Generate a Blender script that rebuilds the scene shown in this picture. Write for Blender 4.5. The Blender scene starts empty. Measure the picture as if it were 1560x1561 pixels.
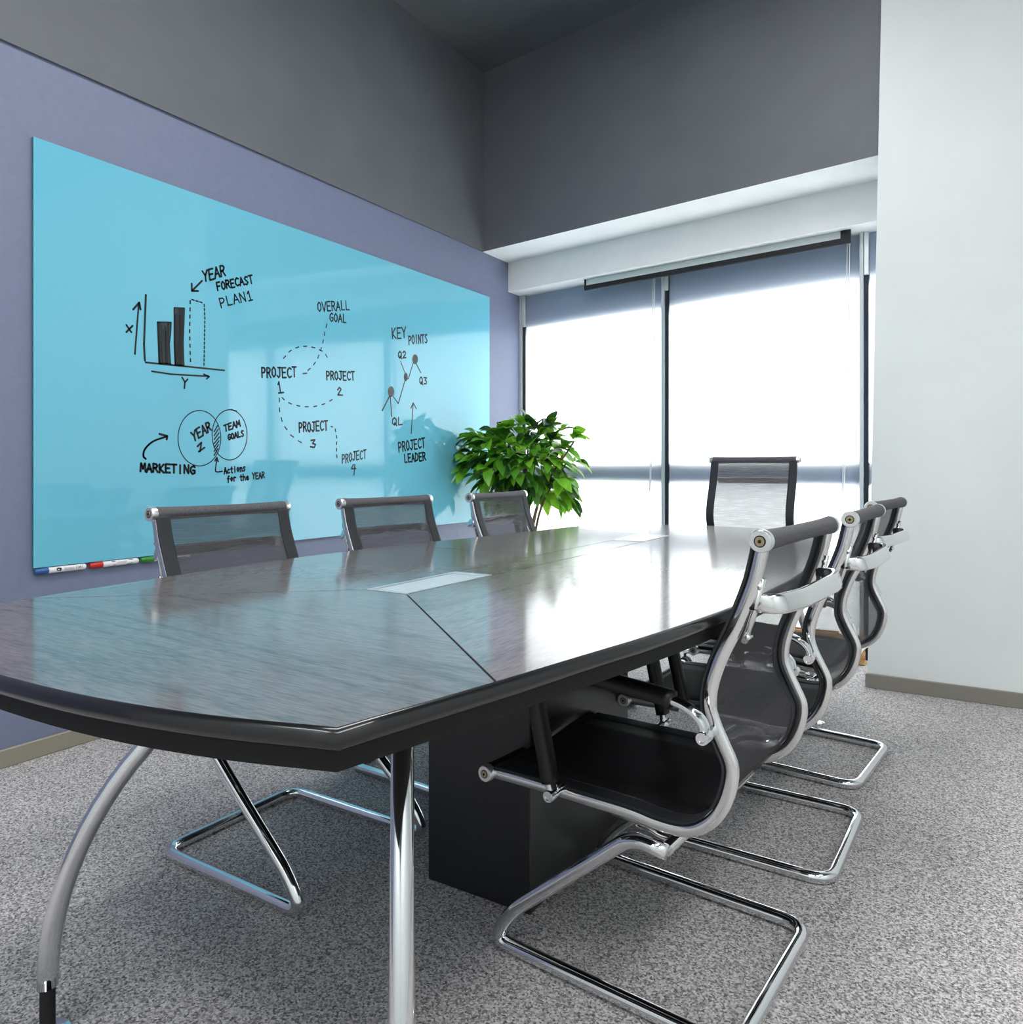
import bpy, bmesh, math, random
from mathutils import Vector, Matrix
random.seed(7)
C = bpy.context.scene.collection
SC = bpy.context.scene

# ------------------------------------------------------------------ camera
YAW = math.atan(706 / 1149)
FOC, HOR, CXP = 1149.0, 713.0, 780.0
cam = bpy.data.cameras.new('camera')
cam.sensor_fit = 'HORIZONTAL'
cam.sensor_width = 36
cam.lens = 36 * FOC / 1560
cam.shift_y = (HOR - 780.5) / 1560
cam.clip_start = 0.02
camo = bpy.data.objects.new('camera', cam)
C.objects.link(camo)
camo.location = (0, 0, 1.0)
camo.rotation_euler = (math.pi / 2, 0, YAW)
SC.camera = camo

# ------------------------------------------------------------------ world, lights, exposure
SC.view_settings.view_transform = 'Standard'
SC.view_settings.look = 'None'
SC.view_settings.gamma = 1
SC.view_settings.use_curve_mapping = False
SC.view_settings.exposure = 0.0
w = bpy.data.worlds.new('overcast_sky')
SC.world = w
w.use_nodes = True
bg = w.node_tree.nodes['Background']
bg.inputs[0].default_value = (1.0, 0.985, 0.965, 1)
bg.inputs[1].default_value = 11.0


def area(name, loc, size, power, rot=(0, 0, 0), col=(1, 1, 1)):
    l = bpy.data.lights.new(name, 'AREA')
    l.shape = 'RECTANGLE'
    l.size, l.size_y = size
    l.energy = power
    l.color = col
    o = bpy.data.objects.new(name, l)
    C.objects.link(o)
    o.location = loc
    o.rotation_euler = rot
    return o


area('ceiling_fill', (-0.9, 1.6, 3.5), (0.6, 2.4), 62)  # three unseen fill lights, added below the ceiling to brighten the room
area('ceiling_fill', (1.2, 0.2, 3.5), (0.6, 2.4), 62)
area('ceiling_fill', (-0.6, -1.4, 3.5), (2.4, 0.6), 62)


# ------------------------------------------------------------------ materials
def mat(name, col, rough=0.5, metal=0.0, spec=0.5, coat=0.0, coat_rough=0.05):
    m = bpy.data.materials.new(name)
    m.use_nodes = True
    b = m.node_tree.nodes['Principled BSDF']
    b.inputs['Base Color'].default_value = (*col, 1)
    b.inputs['Roughness'].default_value = rough
    b.inputs['Metallic'].default_value = metal
    b.inputs['Specular IOR Level'].default_value = spec
    b.inputs['Coat Weight'].default_value = coat
    b.inputs['Coat Roughness'].default_value = coat_rough
    return m


def nodes(m):
    return m.node_tree.nodes, m.node_tree.links, m.node_tree.nodes['Principled BSDF']


def s(c):
    return tuple(((v / 255) / 12.92) if v / 255 <= 0.04045 else (((v / 255) + 0.055) / 1.055) ** 2.4 for v in c)


def noise_col(m, c1, c2, scale, detail=6, sc=(1, 1, 1), bump=0.0, rough=0.6, bdist=0.01, lo=0.35, hi=0.65):
    n, l, b = nodes(m)
    tc = n.new('ShaderNodeTexCoord')
    mp = n.new('ShaderNodeMapping')
    mp.inputs['Scale'].default_value = sc
    tx = n.new('ShaderNodeTexNoise')
    tx.inputs['Scale'].default_value = scale
    tx.inputs['Detail'].default_value = detail
    tx.inputs['Roughness'].default_value = rough
    cr = n.new('ShaderNodeValToRGB')
    cr.color_ramp.elements[0].position = lo
    cr.color_ramp.elements[1].position = hi
    cr.color_ramp.elements[0].color = (*c1, 1)
    cr.color_ramp.elements[1].color = (*c2, 1)
    l.new(tc.outputs['Object'], mp.inputs[0])
    l.new(mp.outputs[0], tx.inputs['Vector'])
    l.new(tx.outputs['Fac'], cr.inputs[0])
    l.new(cr.outputs[0], b.inputs['Base Color'])
    if bump:
        bp = n.new('ShaderNodeBump')
        bp.inputs['Strength'].default_value = bump
        bp.inputs['Distance'].default_value = bdist
        l.new(tx.outputs['Fac'], bp.inputs['Height'])
        l.new(bp.outputs[0], b.inputs['Normal'])
    return m


def wood(name, c1, c2, along, rough=0.11, bump=0.12, seed=0.0):
    """charcoal-stained oak, grain running along the given axis (0 x, 1 y, 2 z)"""
    m = mat(name, c1, 0.45, 0, 0.3, coat=1.0, coat_rough=rough)
    m.node_tree.nodes['Principled BSDF'].inputs['Coat IOR'].default_value = 1.42
    n, l, b = nodes(m)
    tc = n.new('ShaderNodeTexCoord')
    mp = n.new('ShaderNodeMapping')
    sc = [9.0, 9.0, 9.0]
    sc[along] = 0.9
    mp.inputs['Scale'].default_value = sc
    mp.inputs['Location'].default_value = (seed, seed * 1.7, seed * 0.6)
    l.new(tc.outputs['Object'], mp.inputs[0])
    # cathedral figure: thin contour lines of a slow stretched noise, only in patches
    big = n.new('ShaderNodeTexNoise')
    big.inputs['Scale'].default_value = 0.5
    big.inputs['Detail'].default_value = 1.2
    l.new(mp.outputs[0], big.inputs['Vector'])
    mul = n.new('ShaderNodeMath')
    mul.operation = 'MULTIPLY'
    mul.inputs[1].default_value = 62
    l.new(big.outputs['Fac'], mul.inputs[0])
    si = n.new('ShaderNodeMath')
    si.operation = 'SINE'
    l.new(mul.outputs[0], si.inputs[0])
    ln = n.new('ShaderNodeMapRange')
    ln.inputs['From Min'].default_value = 0.35
    ln.inputs['From Max'].default_value = 1.0
    ln.inputs['To Min'].default_value = 0.0
    ln.inputs['To Max'].default_value = -1.0
    l.new(si.outputs[0], ln.inputs['Value'])
    pat = n.new('ShaderNodeTexNoise')
    pat.inputs['Scale'].default_value = 0.45
    pat.inputs['Detail'].default_value = 1.0
    mp3 = n.new('ShaderNodeMapping')
    mp3.inputs['Location'].default_value = (5.2, 1.1, seed)
    l.new(mp.outputs[0], mp3.inputs[0])
    l.new(mp3.outputs[0], pat.inputs['Vector'])
    pm = n.new('ShaderNodeMapRange')
    pm.inputs['From Min'].default_value = 0.50
    pm.inputs['From Max'].default_value = 0.60
    l.new(pat.outputs['Fac'], pm.inputs['Value'])
    sn = n.new('ShaderNodeMath')
    sn.operation = 'MULTIPLY'
    l.new(ln.outputs[0], sn.inputs[0])
    l.new(pm.outputs[0], sn.inputs[1])
    # fine pores
    mp2 = n.new('ShaderNodeMapping')
    sc2 = [330.0, 330.0, 330.0]
    sc2[along] = 34.0
    mp2.inputs['Scale'].default_value = sc2
    l.new(tc.outputs['Object'], mp2.inputs[0])
    fine = n.new('ShaderNodeTexNoise')
    fine.inputs['Scale'].default_value = 1.0
    fine.inputs['Detail'].default_value = 4
    l.new(mp2.outputs[0], fine.inputs['Vector'])
    mix = n.new('ShaderNodeMath')
    mix.operation = 'MULTIPLY_ADD'
    mix.inputs[1].default_value = 0.13
    l.new(sn.outputs[0], mix.inputs[0])
    l.new(fine.outputs['Fac'], mix.inputs[2])
    cr = n.new('ShaderNodeValToRGB')
    cr.color_ramp.elements[0].position = 0.22
    cr.color_ramp.elements[1].position = 0.68
    cr.color_ramp.elements[0].color = (*c1, 1)
    cr.color_ramp.elements[1].color = (*c2, 1)
    l.new(mix.outputs[0], cr.inputs[0])
    l.new(cr.outputs[0], b.inputs['Base Color'])
    bp = n.new('ShaderNodeBump')
    bp.inputs['Strength'].default_value = bump
    bp.inputs['Distance'].default_value = 0.0012
    l.new(mix.outputs[0], bp.inputs['Height'])
    l.new(bp.outputs[0], b.inputs['Normal'])
    return m


def fabric_mesh(name, col, see):
    m = mat(name, col, 0.75, 0, 0.3)
    n, l, b = nodes(m)
    out = n['Material Output']
    tr = n.new('ShaderNodeBsdfTransparent')
    mx = n.new('ShaderNodeMixShader')
    tc = n.new('ShaderNodeTexCoord')
    mp = n.new('ShaderNodeMapping')
    mp.inputs['Scale'].default_value = (420, 9, 420)
    tx = n.new('ShaderNodeTexNoise')
    tx.inputs['Scale'].default_value = 1.0
    tx.inputs['Detail'].default_value = 3
    mr = n.new('ShaderNodeMapRange')
    mr.inputs['From Min'].default_value = 0.3
    mr.inputs['From Max'].default_value = 0.7
    mr.inputs['To Min'].default_value = see - 0.05
    mr.inputs['To Max'].default_value = see + 0.05
    l.new(tc.outputs['Object'], mp.inputs[0])
    l.new(mp.outputs[0], tx.inputs['Vector'])
    l.new(tx.outputs['Fac'], mr.inputs['Value'])
    l.new(mr.outputs[0], mx.inputs[0])
    tl_ = n.new('ShaderNodeBsdfTranslucent')
    tl_.inputs[0].default_value = (*col, 1)
    m2 = n.new('ShaderNodeMixShader')
    m2.inputs[0].default_value = 0.3
    l.new(b.outputs[0], m2.inputs[1])
    l.new(tl_.outputs[0], m2.inputs[2])
    l.new(m2.outputs[0], mx.inputs[1])
    l.new(tr.outputs[0], mx.inputs[2])
    l.new(mx.outputs[0], out.inputs[0])
    return m


def blind_mat():
    m = bpy.data.materials.new('blind_fabric')
    m.use_nodes = True
    n, l = m.node_tree.nodes, m.node_tree.links
    n.remove(n['Principled BSDF'])
    d = n.new('ShaderNodeBsdfDiffuse')
    d.inputs[0].default_value = (*BLIND_FRONT, 1)
    t = n.new('ShaderNodeBsdfTranslucent')
    t.inputs[0].default_value = (*BLIND_THROUGH, 1)
    a = n.new('ShaderNodeMixShader')
    a.inputs[0].default_value = 0.5
    l.new(d.outputs[0], a.inputs[1])
    l.new(t.outputs[0], a.inputs[2])
    l.new(a.outputs[0], n['Material Output'].inputs[0])
    return m


BLIND_FRONT = (0.42, 0.52, 0.70)
BLIND_THROUGH = (0.85, 0.86, 0.89)

M = {}
M['purple'] = noise_col(mat('purple_paint', s((116, 123, 149)), 0.55), s((114, 121, 147)), s((118, 125, 151)), 40, bump=0.03, bdist=0.002)
M['dark_paint'] = noise_col(mat('charcoal_paint', s((100, 104, 110)), 0.6), s((98, 102, 108)), s((104, 108, 113)), 3, bump=0.02, bdist=0.002)
M['white_paint'] = noise_col(mat('white_paint', s((242, 242, 242)), 0.6), s((240, 240, 240)), s((245, 245, 244)), 4)
M['column_paint'] = noise_col(mat('pale_grey_paint', s((226, 231, 231)), 0.55), s((223, 228, 228)), s((229, 234, 233)), 2)
M['carpet'] = noise_col(mat('grey_carpet', s((120, 118, 120)), 0.95, 0, 0.1), s((90, 88, 89)), s((226, 222, 221)), 110, 9, bump=0.25, bdist=0.005, rough=0.85, lo=0.30, hi=0.72)
n_, l_, b_ = nodes(M['carpet'])
cr_ = next(q for q in n_ if q.bl_idname == 'ShaderNodeValToRGB')
nz_ = next(q for q in n_ if q.bl_idname == 'ShaderNodeTexNoise')
mp_ = next(q for q in n_ if q.bl_idname == 'ShaderNodeMapping')
vo_ = n_.new('ShaderNodeTexVoronoi')
vo_.inputs['Scale'].default_value = 270
sp_ = n_.new('ShaderNodeSeparateColor')
av_ = n_.new('ShaderNodeMath')
av_.operation = 'MULTIPLY_ADD'
av_.inputs[1].default_value = 0.38
sb_ = n_.new('ShaderNodeMath')
sb_.operation = 'MULTIPLY_ADD'
sb_.inputs[1].default_value = 0.8
sb_.inputs[2].default_value = -0.08
l_.new(mp_.outputs[0], vo_.inputs['Vector'])
l_.new(vo_.outputs['Color'], sp_.inputs[0])
l_.new(nz_.outputs['Fac'], sb_.inputs[0])
l_.new(sp_.outputs[0], av_.inputs[0])
l_.new(sb_.outputs[0], av_.inputs[2])
l_.new(av_.outputs[0], cr_.inputs[0])
M['skirting'] = mat('brushed_skirting', s((158, 152, 138)), 0.45, 0.35)
M['board'] = mat('cyan_glass', s((110, 188, 211)), 0.6, 0, 0.0, coat=1.0, coat_rough=0.045)
M['board'].node_tree.nodes['Principled BSDF'].inputs['Coat IOR'].default_value = 1.58
M['board_edge'] = mat('glass_edge', s((60, 120, 130)), 0.2)
M['ink'] = mat('black_ink', (0.006, 0.007, 0.008), 0.4)
M['ink_thin'] = mat('streaky_ink', (0.018, 0.035, 0.042), 0.4)
M['top_x'] = wood('charcoal_oak_across', s((72, 65, 63)), s((122, 111, 108)), 0, seed=3.1)
M['top_y'] = wood('charcoal_oak_along', s((72, 65, 63)), s((122, 111, 108)), 1, seed=8.4)
M['pedestal'] = wood('dark_oak_upright', s((10, 10, 11)), s((26, 26, 28)), 2, rough=0.35, seed=1.3)
M['lacquer'] = mat('black_lacquer', s((11, 12, 14)), 0.3, 0, 0.3, coat=0.7, coat_rough=0.1)
M['apron'] = mat('dark_apron', s((14, 14, 14)), 0.6, 0, 0.3)
M['gap'] = mat('seam_black', (0.004, 0.004, 0.005), 0.8)
M['alu_lid'] = mat('satin_white_lid', s((206, 210, 212)), 0.22, 0.3)
M['alu_frame'] = mat('pale_metal_frame', s((220, 224, 226)), 0.25, 0.6)
M['chrome'] = mat('chrome', (0.78, 0.79, 0.80), 0.08, 1.0)
M['satin'] = mat('polished_aluminium', (0.80, 0.80, 0.79), 0.13, 1.0)
M['cap'] = mat('pale_cap_metal', (0.86, 0.87, 0.86), 0.3, 0.9)
M['bolt'] = mat('brassy_bolt', (0.45, 0.37, 0.24), 0.35, 0.9)
M['mesh_back'] = fabric_mesh('grey_chair_mesh', s((82, 81, 84)), 0.21)
M['mesh_seat'] = noise_col(mat('black_seat_mesh', s((30, 30, 33)), 0.7, 0, 0.25), s((24, 24, 26)), s((38, 37, 40)), 320, 3, bump=0.2, bdist=0.001)
M['hem'] = mat('dark_hem', s((46, 48, 52)), 0.65, 0, 0.3)
M['roll'] = noise_col(mat('roll_fabric', s((84, 84, 88)), 0.75, 0, 0.3), s((76, 76, 80)), s((96, 95, 98)), 260, 3, bump=0.2, bdist=0.001)
M['sleeve'] = mat('black_leather_sleeve', s((20, 20, 22)), 0.42, 0, 0.4)
M['blind'] = blind_mat()
M['mullion'] = mat('dark_mullion', s((36, 48, 60)), 0.4, 0.4)
M['pale_metal'] = mat('pale_metal', s((205, 212, 214)), 0.35, 0.3)
M['spandrel'] = mat('grey_spandrel', s((150, 154, 160)), 0.8)
M['screen'] = mat('screen_fabric', s((206, 214, 212)), 0.7)
M['screen_black'] = mat('screen_border', s((22, 22, 26)), 0.6)
M['chain'] = mat('white_chain', s((235, 235, 235)), 0.5)
M['pot'] = mat('white_pot', s((225, 225, 222)), 0.3)
M['soil'] = noise_col(mat('potting_soil', (0.02, 0.014, 0.01), 0.95), (0.012, 0.009, 0.007), (0.05, 0.035, 0.025), 60, bump=0.5)
M['bark'] = noise_col(mat('plant_bark', s((92, 72, 50)), 0.8), s((70, 54, 38)), s((112, 92, 66)), 40, bump=0.3)
M['crate'] = noise_col(mat('raw_wood', s((190, 150, 96)), 0.7), s((168, 118, 66)), s((206, 168, 112)), 5, 6, sc=(1, 6, 9))
M['crate_dark'] = noise_col(mat('raw_wood_dark', s((150, 108, 62)), 0.7), s((120, 82, 44)), s((168, 124, 76)), 6, 6, sc=(6, 6, 1))
M['cable'] = mat('cream_cable', s((236, 228, 210)), 0.5)
M['black_rubber'] = mat('black_rubber', s((16, 16, 18)), 0.6)


def glass_mat():
    m = bpy.data.materials.new('window_glass')
    m.use_nodes = True
    n, l = m.node_tree.nodes, m.node_tree.links
    n.remove(n['Principled BSDF'])
    t = n.new('ShaderNodeBsdfTransparent')
    t.inputs[0].default_value = (0.93, 0.96, 0.95, 1)
    g = n.new('ShaderNodeBsdfGlossy')
    g.inputs['Roughness'].default_value = 0.02
    a = n.new('ShaderNodeMixShader')
    a.inputs[0].default_value = 0.06
    l.new(t.outputs[0], a.inputs[1])
    l.new(g.outputs[0], a.inputs[2])
    l.new(a.outputs[0], n['Material Output'].inputs[0])
    return m


M['glass'] = glass_mat()


def leaf_mat(name, col, thr):
    m = mat(name, col, 0.32, 0, 0.5)
    n, l, b = nodes(m)
    t = n.new('ShaderNodeBsdfTranslucent')
    t.inputs[0].default_value = (*thr, 1)
    a = n.new('ShaderNodeMixShader')
    a.inputs[0].default_value = 0.3
    l.new(b.outputs[0], a.inputs[1])
    l.new(t.outputs[0], a.inputs[2])
    l.new(a.outputs[0], n['Material Output'].inputs[0])
    return m


LEAF = [leaf_mat('leaf_bright', s((108, 172, 48)), s((170, 228, 60))),
        leaf_mat('leaf_mid', s((76, 138, 44)), s((140, 205, 50))),
        leaf_mat('leaf_deep', s((30, 66, 30)), s((60, 110, 34)))]


# ------------------------------------------------------------------ mesh helpers
def link(name, bm, mats, parent=None, smooth=False, loc=None):
    me = bpy.data.meshes.new(name)
    bm.normal_update()
    bm.to_mesh(me)
    bm.free()
    if not isinstance(mats, (list, tuple)):
        mats = [mats]
    for m in mats:
        me.materials.append(m)
    if smooth:
        for p in me.polygons:
            p.use_smooth = True
    o = bpy.data.objects.new(name, me)
    C.objects.link(o)
    if parent is not None:
        o.parent = parent
    if loc is not None:
        o.location = loc
    return o


def sharp(o, deg=35):
    me = o.data
    for p in me.polygons:
        p.use_smooth = True
    bm = bmesh.new()
    bm.from_mesh(me)
    for e in bm.edges:
        if len(e.link_faces) == 2 and e.calc_face_angle() > math.radians(deg):
            e.smooth = False
    bm.to_mesh(me)
    bm.free()
    return o


def tag(o, label=None, cat=None, group=None, kind=None):
    if label:
        o['label'] = label
    if cat:
        o['category'] = cat
    if group:
        o['group'] = group
    if kind:
        o['kind'] = kind
    return o


def empty(name, loc, rz=0):
    o = bpy.data.objects.new(name, None)
    C.objects.link(o)
    o.empty_display_size = 0.05
    o.location = loc
    o.rotation_euler = (0, 0, rz)
    return o


def box(bm, a, b, mi=0):
    x0, y0, z0 = a
    x1, y1, z1 = b
    v = [bm.verts.new(p) for p in ((x0, y0, z0), (x1, y0, z0), (x1, y1, z0), (x0, y1, z0), (x0, y0, z1), (x1, y0, z1), (x1, y1, z1), (x0, y1, z1))]
    for f in ((0, 3, 2, 1), (4, 5, 6, 7), (0, 1, 5, 4), (1, 2, 6, 5), (2, 3, 7, 6), (3, 0, 4, 7)):
        bm.faces.new([v[i] for i in f]).material_index = mi
    return v


def bevel(bm, w, seg=2):
    bmesh.ops.bevel(bm, geom=bm.edges[:], offset=w, segments=seg, profile=0.5, affect='EDGES', clamp_overlap=True)


def prism(bm, poly, z0, z1, mi=0, poly_top=None):
    pt = poly_top or poly
    lo = [bm.verts.new((p[0], p[1], z0)) for p in poly]
    hi = [bm.verts.new((p[0], p[1], z1)) for p in pt]
    n = len(poly)
    bm.faces.new(hi).material_index = mi
    bm.faces.new(lo[::-1]).material_index = mi
    for i in range(n):
        j = (i + 1) % n
        bm.faces.new((lo[i], lo[j], hi[j], hi[i])).material_index = mi


def cyl(bm, p0, p1, r0, r1=None, seg=20, mi=0, cap=True):
    r1 = r0 if r1 is None else r1
    p0, p1 = Vector(p0), Vector(p1)
    ax = (p1 - p0).normalized()
    up = Vector((0, 0, 1)) if abs(ax.z) < 0.9 else Vector((1, 0, 0))
    u = ax.cross(up).normalized()
    v = ax.cross(u)
    A, B = [], []
    for i in range(seg):
        a = 2 * math.pi * i / seg
        d = u * math.cos(a) + v * math.sin(a)
        A.append(bm.verts.new(p0 + d * r0))
        B.append(bm.verts.new(p1 + d * r1))
    for i in range(seg):
        j = (i + 1) % seg
        bm.faces.new((A[i], B[i], B[j], A[j])).material_index = mi
    if cap:
        bm.faces.new(A).material_index = mi
        bm.faces.new(B[::-1]).material_index = mi


def lathe(bm, p0, axis, prof, seg=24, mi=0):
    """prof = list of (distance along axis, radius)"""
    p0, ax = Vector(p0), Vector(axis).normalized()
    up = Vector((0, 0, 1)) if abs(ax.z) < 0.9 else Vector((1, 0, 0))
    u = ax.cross(up).normalized()
    v = ax.cross(u)
    rings = []
    for d, r in prof:
        c = p0 + ax * d
        rings.append([bm.verts.new(c + (u * math.cos(2 * math.pi * i / seg) + v * math.sin(2 * math.pi * i / seg)) * max(r, 1e-5)) for i in range(seg)])
    for a, b in zip(rings, rings[1:]):
        for i in range(seg):
            j = (i + 1) % seg
            bm.faces.new((a[i], b[i], b[j], a[j])).material_index = mi
    bm.faces.new(rings[0]).material_index = mi
    bm.faces.new(rings[-1][::-1]).material_index = mi


def catmull(pts, n=6, closed=False):
    P = [Vector(p) for p in pts]
    out = []
    N = len(P)
    rng = range(N) if closed else range(N - 1)
    for i in rng:
        if closed:
            a, b, c, d = P[(i - 1) % N], P[i], P[(i + 1) % N], P[(i + 2) % N]
        else:
            b, c = P[i], P[i + 1]
            a = P[i - 1] if i else b * 2 - c
            d = P[i + 2] if i + 2 < N else c * 2 - b
        for k in range(n):
            t = k / n
            out.append(0.5 * ((2 * b) + (c - a) * t + (2 * a - 5 * b + 4 * c - d) * t * t + (3 * b - a - 3 * c + d) * t ** 3))
    if not closed:
        out.append(P[-1])
    return out


def fillet(pts, r, n=6):
    """round the inner corners of a polyline"""
    P = [Vector(p) for p in pts]
    out = [P[0]]
    for i in range(1, len(P) - 1):
        a, b, c = P[i - 1], P[i], P[i + 1]
        rr = min(r, (a - b).length * 0.49, (c - b).length * 0.49)
        s0, s1 = b + (a - b).normalized() * rr, b + (c - b).normalized() * rr
        for k in range(n + 1):
            t = k / n
            out.append(s0 * (1 - t) ** 2 + b * 2 * t * (1 - t) + s1 * t * t)
    out.append(P[-1])
    return out


def tube(bm, pts, r, seg=12, mi=0, section=None, cap=True):
    """sweep; section = list of (side, up) offsets or None for a round tube of radius r (number or list)"""
    P = [Vector(p) for p in pts]
    n = len(P)
    T = []
    for i in range(n):
        a, b = P[max(i - 1, 0)], P[min(i + 1, n - 1)]
        T.append((b - a).normalized())
    up = Vector((0, 1, 0)) if abs(T[0].y) < 0.9 else Vector((0, 0, 1))
    u = (up - T[0] * up.dot(T[0])).normalized()
    rings = []
    for i in range(n):
        u = (u - T[i] * u.dot(T[i])).normalized()
        v = T[i].cross(u)
        if section:
            k = r[i] if isinstance(r, list) else 1.0
            ring = [bm.verts.new(P[i] + u * (a * k) + v * (b * k)) for a, b in section]
        else:
            rr = r[i] if isinstance(r, list) else r
            ring = [bm.verts.new(P[i] + (u * math.cos(2 * math.pi * j / seg) + v * math.sin(2 * math.pi * j / seg)) * rr) for j in range(seg)]
        rings.append(ring)
    m = len(rings[0])
    for a, b in zip(rings, rings[1:]):
        for j in range(m):
            k = (j + 1) % m
            bm.faces.new((a[j], a[k], b[k], b[j])).material_index = mi
    if cap:
        bm.faces.new(rings[0][::-1]).material_index = mi
        bm.faces.new(rings[-1]).material_index = mi


def ell(a, b, n=14, p=2.0):
    o = []
    for i in range(n):
        t = 2 * math.pi * i / n
        c, d = math.cos(t), math.sin(t)
        o.append((a * math.copysign(abs(c) ** (2 / p), c), b * math.copysign(abs(d) ** (2 / p), d)))
    return o


# ------------------------------------------------------------------ the room
LX = -2.764            # left wall plane
ZD = 2.423             # lower edge of the dark upper walls
CEIL = 3.6
K = -0.1405            # the window side stands at a slight angle to the left wall


def wy(x, off=0.0):
    """y of the window plane at x, moved towards the room by off"""
    return 4.65 + K * (x - LX) - off


bm = bmesh.new()
box(bm, (-2.9, -2.2, -0.1), (2.4, 5.0, 0.0))
tag(link('floor', bm, M['carpet']), kind='structure')
bm = bmesh.new()
box(bm, (-2.9, -2.2, CEIL), (2.4, 5.0, CEIL + 0.1))
tag(link('ceiling', bm, M['dark_paint']), kind='structure')
bm = bmesh.new()
box(bm, (LX - 0.12, -2.2, 0), (LX, 4.9, CEIL))
tag(link('wall_left', bm, M['purple']), kind='structure')
bm = bmesh.new()
box(bm, (LX, -2.1, ZD), (LX + 0.012, 4.133, CEIL))
tag(link('wall_upper_left', bm, M['dark_paint']), kind='structure')
bm = bmesh.new()
box(bm, (2.2, -2.2, 0), (2.3, 4.6, CEIL))
tag(link('wall_right', bm, M['column_paint']), kind='structure')
bm = bmesh.new()
box(bm, (-2.764, -2.2, 0), (2.2, -2.1, CEIL))
tag(link('wall_behind', bm, M['column_paint']), kind='structure')
# pale column wall at the right; its free edge leans a hair
bm = bmesh.new()
prism(bm, [(-0.417, 3.78), (2.2, 3.78), (2.2, 3.98), (-0.417, 3.98)], 0, CEIL, poly_top=[(-0.350, 3.78), (2.2, 3.78), (2.2, 3.98), (-0.350, 3.98)])
tag(link('wall_column', bm, M['column_paint']), kind='structure')
# dark bulkhead above the window recess
bm = bmesh.new()
f = lambda x, o: (x, 4.134 + K * (x - LX) + o)
prism(bm, [f(LX, 0), f(-0.36, 0), f(-0.36, 0.9), f(LX, 0.9)], ZD, CEIL)
o = link('wall_upper_back', bm, [M['dark_paint'], M['white_paint']])
for p in o.data.polygons:
    if p.normal.z < -0.5:
        p.material_index = 1
tag(o, kind='structure')
# white beam above the blinds
bm = bmesh.new()
g = lambda x, o: (x, 4.454 + K * (x - LX) + o)
prism(bm, [g(LX, 0), g(-0.37, 0), g(-0.37, 0.22), g(LX, 0.22)], 2.223, ZD)
tag(link('trim_1', bm, M['white_paint']), kind='structure')
# window wall: outside spandrel and solid end behind the column
bm = bmesh.new()
prism(bm, [(LX - 0.1, wy(LX) + 0.17), (2.2, wy(2.2) + 0.17), (2.2, wy(2.2) + 0.27), (LX - 0.1, wy(LX) + 0.27)], 2.6, CEIL)
prism(bm, [(LX - 0.1, wy(LX) + 0.012), (0.3, wy(0.3) + 0.012), (0.3, wy(0.3) + 0.14), (LX - 0.1, wy(LX) + 0.14)], 1.985, 2.7)
prism(bm, [(0.3, wy(0.3) + 0.0), (2.2, wy(2.2)), (2.2, wy(2.2) + 0.2), (0.3, wy(0.3) + 0.2)], 0, 2.7)
tag(link('wall_back', bm, M['spandrel']), kind='structure')
# glazing
POSTS = [-2.738, -1.622, -0.485, 0.2]
for i in range(3):
    xa, xb = POSTS[i], POSTS[i + 1]
    root = empty('window_%d' % (i + 1), (xa, wy(xa), 0))
    tag(root, kind='structure')
    q = lambda x, o: (x - xa, wy(x) - wy(xa) + o)
    bm = bmesh.new()
    prism(bm, [q(xa - 0.016, -0.03), q(xa + 0.018, -0.03), q(xa + 0.018, 0.07), q(xa - 0.016, 0.07)], 0, 2.223)
    prism(bm, [q(xa + 0.022, 0.0), q(xb - 0.022, 0.0), q(xb - 0.022, 0.07), q(xa + 0.022, 0.07)], 0.905, 1.025)
    prism(bm, [q(xa + 0.022, 0.0), q(xb - 0.022, 0.0), q(xb - 0.022, 0.07), q(xa + 0.022, 0.07)], 0.0, 0.05)
    link('window_frame', bm, M['mullion'], root)
    bm = bmesh.new()
    prism(bm, [q(xa - 0.024, -0.05), q(xa - 0.006, -0.05), q(xa - 0.006, -0.03), q(xa - 0.024, -0.03)], 0.0, 2.222)
    link('guide_channel', bm, M['pale_metal'], root)
    bm = bmesh.new()
    prism(bm, [q(xa + 0.022, 0.045), q(xb - 0.022, 0.045), q(xb - 0.022, 0.05), q(xa + 0.022, 0.05)], 1.025, 1.985)
    prism(bm, [q(xa + 0.022, 0.045), q(xb - 0.022, 0.045), q(xb - 0.022, 0.05), q(xa + 0.022, 0.05)], 0.05, 0.905)
    link('pane', bm, M['glass'], root)
# skirtings
bm = bmesh.new()
box(bm, (LX, -2.1, 0), (LX + 0.014, 4.6, 0.062))
bevel(bm, 0.003, 1)
tag(link('baseboard_left', bm, M['skirting']), kind='structure')
bm = bmesh.new()
box(bm, (-0.424, 3.766, 0), (2.2, 3.78, 0.064))
bevel(bm, 0.002, 1)
M['skirting2'] = mat('grey_skirting', s((136, 132, 124)), 0.5, 0.2)
tag(link('baseboard_right', bm, M['skirting2']), kind='structure')

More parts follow.
